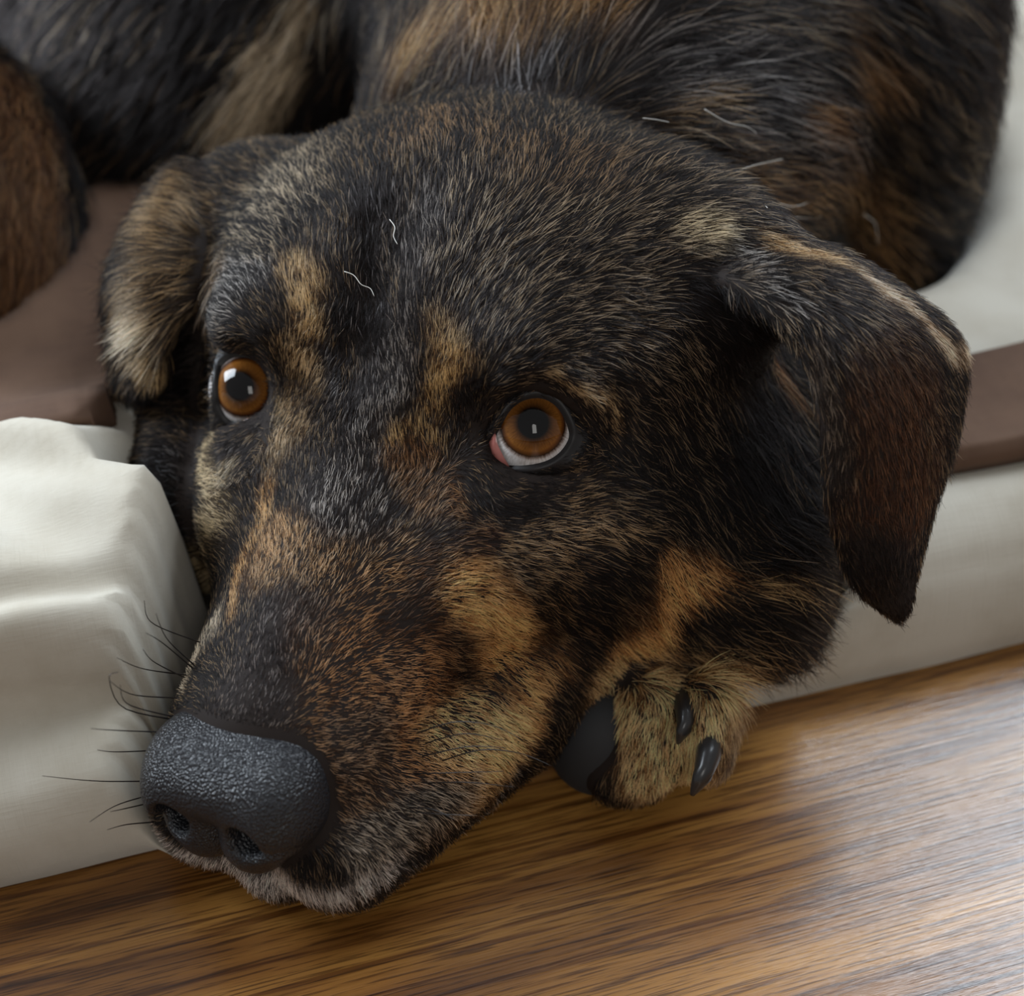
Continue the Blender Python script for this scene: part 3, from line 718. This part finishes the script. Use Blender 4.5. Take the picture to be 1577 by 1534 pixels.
def sample_mesh(V, F, dens):
    """area-weighted roots; dens = roots per m2 for each face"""
    F = np.asarray(F); T = np.concatenate([F[:, [0, 1, 2]], F[:, [0, 2, 3]]]); dens = np.concatenate([dens, dens])
    a, b, c_ = V[T[:, 0]], V[T[:, 1]], V[T[:, 2]]; cr = np.cross(b-a, c_-a); A = np.linalg.norm(cr, axis=1)/2
    cnt = rng.poisson(A*dens); idx = np.repeat(np.arange(len(T)), cnt); m = len(idx)
    r1 = np.sqrt(rng.random(m)); r2 = rng.random(m)
    w = np.stack([1-r1, r1*(1-r2), r1*r2], 1)
    return (V[T[idx]]*w[..., None]).sum(1), T[idx], w
if FUR:
    BF = np.array([list(p.vertices) if len(p.vertices) == 4 else list(p.vertices)+[p.vertices[2]] for p in body_me.polygons])
    VN = np.empty(nb*3, np.float32); body_me.vertices.foreach_get('normal', VN); VN = VN.reshape(-1, 3).astype(float)
    FC = BV[BF].mean(1); FN = nrm(np.cross(BV[BF[:, 2]]-BV[BF[:, 0]], BV[BF[:, 3]]-BV[BF[:, 1]]))
    _, fL, _ = guide_at(FC)
    vis = ((C0-FC)*FN).sum(1)/np.linalg.norm(C0-FC, axis=1)
    far = np.linalg.norm(FC-C0, axis=1)
    width = np.where(far > .5, .00014, .000064)+.00003*sstep(.007, .02, fL)
    dens = 3.3/(fL*width*2)*np.where(vis > -.2, 1, .22)*np.where(far > .56, .5, 1)
    # nothing grows where the body is out of the picture's reach
    q = FC-C0; dpt = q@fw; px = 788.5+FPX*(q@rt)/dpt; py = 767-FPX*(q@upv)/dpt
    out = np.maximum.reduce([-px, px-1577, -py, py-1534])
    dens *= np.where(out > 500, .0, np.where(out > 150, .35, 1)); dens *= np.where(FC[:, 2] < .004, .2, 1)
    roots, tri, w = sample_mesh(BV, BF, dens)
    nor = nrm((VN[tri]*w[..., None]).sum(1))
    keep = np.ones(len(roots), bool)
    for e, d_ in zip(EYES, EYE_DIR): keep &= np.linalg.norm(roots-e, axis=1) > .0127
    keep &= sdf_nose(w2h(roots).astype(np.float32)) > .0006
    keep &= ell((roots*100).astype(np.float32), PADC*100, (1.4, 1.35, 1.7)) > 0
    for V, F, pts in lid_meshes:
        near = np.where(np.linalg.norm(roots-pts.mean(0), axis=1) < .03)[0]
        keep[near] &= np.sqrt(((roots[near][:, None]-pts[None, ::3])**2).sum(-1).min(1)) > .003
    roots, nor = roots[keep], nor[keep]
    for V, F, pts in lid_meshes:
        m = 9; Fi = F.reshape(-1, m-1, 4)[:, 2:7].reshape(-1, 4)
        r2_, t2, w2 = sample_mesh(V, Fi, np.full(len(Fi), 4.2/(.003*.00013)))
        fn = nrm(np.cross(V[t2[:, 1]]-V[t2[:, 0]], V[t2[:, 2]]-V[t2[:, 0]])); cc = pts.mean(0)
        e = EYES[0] if np.linalg.norm(cc-EYES[0]) < np.linalg.norm(cc-EYES[1]) else EYES[1]
        fn = np.where(((r2_-e)*fn).sum(1, keepdims=True) < 0, -fn, fn)
        roots = np.concatenate([roots, r2_]); nor = np.concatenate([nor, fn])
    n = len(roots); print('hairs', n)
    T, L_, lift = guide_at(roots)
    # wander: coherent swirl plus per-hair scatter
    def swirl(P, f, ph): return np.stack([np.sin(P[:, 1]*f+ph)+np.sin(P[:, 2]*f*1.3-ph), np.sin(P[:, 2]*f*.9+1.7+ph)+np.sin(P[:, 0]*f*1.1), np.sin(P[:, 0]*f*1.2+ph*.7)+np.sin(P[:, 1]*f*.8+.4)], 1)*.5
    T = T+.16*swirl(roots, 420, .3)+.14*swirl(roots, 1500, 2.1)+rng.normal(0, .15, (n, 3))
    T = nrm(T-nor*(T*nor).sum(1, keepdims=True))
    # shorter round the eyes
    for pts in [l[2] for l in lid_meshes]:
        d = np.sqrt(((roots[:, None, :]-pts[None, ::4])**2).sum(-1).min(1)) if n < 400000 else np.linalg.norm(roots-pts.mean(0), axis=1)-.009
        L_ *= .60+.40*sstep(.001, .010, d)
    L_ = L_*rng.uniform(.65, 1.2, n)
    lift = np.clip(lift*1.15*rng.uniform(.4, 1.6, n), .05, .8)
    D, Lc, f = coat_at(roots)
    clump = .5+.25*(np.sin(roots[:, 0]*900+roots[:, 1]*700)+np.sin(roots[:, 2]*1000-roots[:, 0]*600+1))
    light = rng.random(n) < np.clip(f*.85*(.4+1.2*clump), 0, 1)
    col = np.where(light[:, None], np.minimum(Lc*rng.uniform(.7, 1.6, (n, 1)), .85), D*rng.uniform(.5, 1.5, (n, 1)))
    far = np.linalg.norm(roots-C0, axis=1)
    rad = (np.where(far > .5, .00014, .000064)+.00003*sstep(.007, .02, L_))*rng.uniform(.75, 1.15, n)*np.where(light, 1.12, 1)
    NP = 5; ts = np.linspace(0, 1, NP)
    pos = np.empty((n, NP, 3)); bend = rng.normal(0, .12, (n, 3))
    cur = roots-nor*.0004; pos[:, 0] = cur
    for i in range(1, NP):
        t = ts[i]; d = nrm(T*(1+.2*t)+nor*(lift*(1.5-1.3*t))[:, None]+bend*t+np.array([0, 0, -.10])*t)
        cur = cur+d*(L_/(NP-1))[:, None]; pos[:, i] = cur
    # keep strands off the floor
    pos[..., 2] = np.maximum(pos[..., 2], .0006)
    full = sstep(.45, .65, f)[:, None]
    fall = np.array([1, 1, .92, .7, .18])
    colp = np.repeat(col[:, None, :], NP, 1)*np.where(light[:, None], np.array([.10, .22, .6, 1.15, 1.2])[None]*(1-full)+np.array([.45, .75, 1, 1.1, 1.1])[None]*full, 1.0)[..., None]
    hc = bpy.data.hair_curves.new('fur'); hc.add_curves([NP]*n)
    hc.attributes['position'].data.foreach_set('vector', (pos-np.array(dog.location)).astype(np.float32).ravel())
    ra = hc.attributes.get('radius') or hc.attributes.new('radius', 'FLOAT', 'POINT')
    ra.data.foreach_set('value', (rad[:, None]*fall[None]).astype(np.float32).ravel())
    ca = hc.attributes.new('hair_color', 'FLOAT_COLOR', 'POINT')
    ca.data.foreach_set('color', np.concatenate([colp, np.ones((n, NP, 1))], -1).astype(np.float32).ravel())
    M_fur = bpy.data.materials.new('fur'); M_fur.use_nodes = True; nt = M_fur.node_tree; nt.nodes.clear()
    hb = nt.nodes.new('ShaderNodeBsdfHairPrincipled'); hb.parametrization = 'COLOR'; hb.model = 'CHIANG'
    hb.inputs['IOR'].default_value = 1.27; hb.inputs['Roughness'].default_value = .38; hb.inputs['Radial Roughness'].default_value = .55
    an = nt.nodes.new('ShaderNodeAttribute'); an.attribute_name = 'hair_color'; mo = nt.nodes.new('ShaderNodeOutputMaterial')
    nt.links.new(an.outputs['Color'], hb.inputs['Color'])
    df = nt.nodes.new('ShaderNodeBsdfDiffuse'); mx = nt.nodes.new('ShaderNodeMixShader'); mx.inputs[0].default_value = .42
    nt.links.new(an.outputs['Color'], df.inputs['Color']); nt.links.new(hb.outputs[0], mx.inputs[1]); nt.links.new(df.outputs[0], mx.inputs[2])
    nt.links.new(mx.outputs[0], mo.inputs[0])
    fur = bpy.data.objects.new('fur', hc); C.objects.link(fur); fur.parent = dog; hc.materials.append(M_fur)
    fur['kind'] = 'stuff'; fur['label'] = 'black and tan grizzled coat'
#TAIL
def strand(name, P, r0, r1, mat, ns=5, n=14, parent=None):
    """tapered hair through the given points (Catmull-Rom)"""
    P = np.array(P); C_ = np.array([catmull(P, u) for u in np.linspace(0, len(P)-1, n)]); V = []; F = []
    for i in range(n):
        tg = nrm(C_[min(i+1, n-1)]-C_[max(i-1, 0)]); x = nrm(np.cross(tg, [.3, .2, 1.])); y = np.cross(tg, x); r = r0+(r1-r0)*i/(n-1)
        for j in range(ns):
            a = 2*math.pi*j/ns; V.append(C_[i]+(x*math.cos(a)+y*math.sin(a))*r)
    for i in range(n-1):
        for j in range(ns): F.append([i*ns+j, i*ns+(j+1) % ns, (i+1)*ns+(j+1) % ns, (i+1)*ns+j])
    F.append(list(range(ns))[::-1]); F.append(list(range((n-1)*ns, n*ns)))
    return dog_part(name, mesh_from(name, V, F), mat)
# whiskers: root pixel, then the tip path; depth change towards the tip
WH = [
 [(270,1035),(258,985),(240,945)], [(268,1040),(250,990),(225,975)], [(240,1050),(220,1030),(180,1013)], [(245,1055),(238,1020),(220,1000)],
 [(215,1118),(190,1090),(168,1045),(182,1035)], [(212,1115),(198,1085),(185,1055)], [(225,1085),(205,1070),(170,1050)],
 [(205,1138),(180,1125),(140,1122)], [(208,1165),(180,1158),(150,1155)], [(206,1213),(150,1203),(65,1195)], [(210,1232),(180,1240),(138,1266)], [(222,1266),(195,1270),(165,1278)], [(212,1244),(190,1246),(170,1250)],
 [(640,1130),(700,1112),(760,1118),(805,1140)], [(655,1145),(715,1130),(775,1140)], [(680,1172),(740,1155),(800,1160),(850,1180)], [(640,1192),(700,1190),(775,1188)], [(660,1206),(720,1205),(790,1212)],
 [(625,1245),(665,1246),(700,1262)], [(630,1250),(680,1254),(735,1256)], [(650,1165),(720,1150),(780,1152)],
 [(318,868),(280,845),(250,830)], [(308,905),(275,890),(250,880)], [(250,1000),(235,960),(222,925)]]
for w in WH:
    h = None
    for dx in (0, 6, 12, 20, 30, 45):
        h = hit_px(w[0][0]+(dx if w[0][0] < 450 else 0), w[0][1])
        if h is not None and h[2] < .46: break
    if h is None or h[2] > .46: continue
    d0 = h[2]; r = nrm(ray(*w[0])); d0 = (h[0]-C0)@fw
    pts = [at(x, y, d0-.001-(.012 if w[0][0] < 450 else .004)*min(k, 2)) for k, (x, y) in enumerate(w)]; pts[0] = h[0]
    strand('whisker', pts, .00019, .00006, M_whisker)
# a few loose pale hairs caught in the coat
for w in [[(990,182),(1010,184),(1030,188)], [(1085,168),(1120,188),(1150,195),(1165,205)], [(1120,270),(1160,255),(1205,245)], [(1125,270),(1160,300),(1182,320)], [(1190,310),(1220,318),(1245,312)], [(1225,335),(1250,336),(1265,334)], [(530,418),(545,424),(556,438),(570,444),(576,456)], [(600,338),(608,350),(606,364),(612,376)], [(1330,330),(1348,345),(1352,375)]]:
    hs = [hit_px(x, y) for x, y in w]
    if any(h is None or h[2] > .62 for h in hs): continue
    strand('loose_hair', [at(x, y, (h[0]-C0)@fw-.010) for (x, y), h in zip(w, hs)], .00010, .00006, M_white_hair)
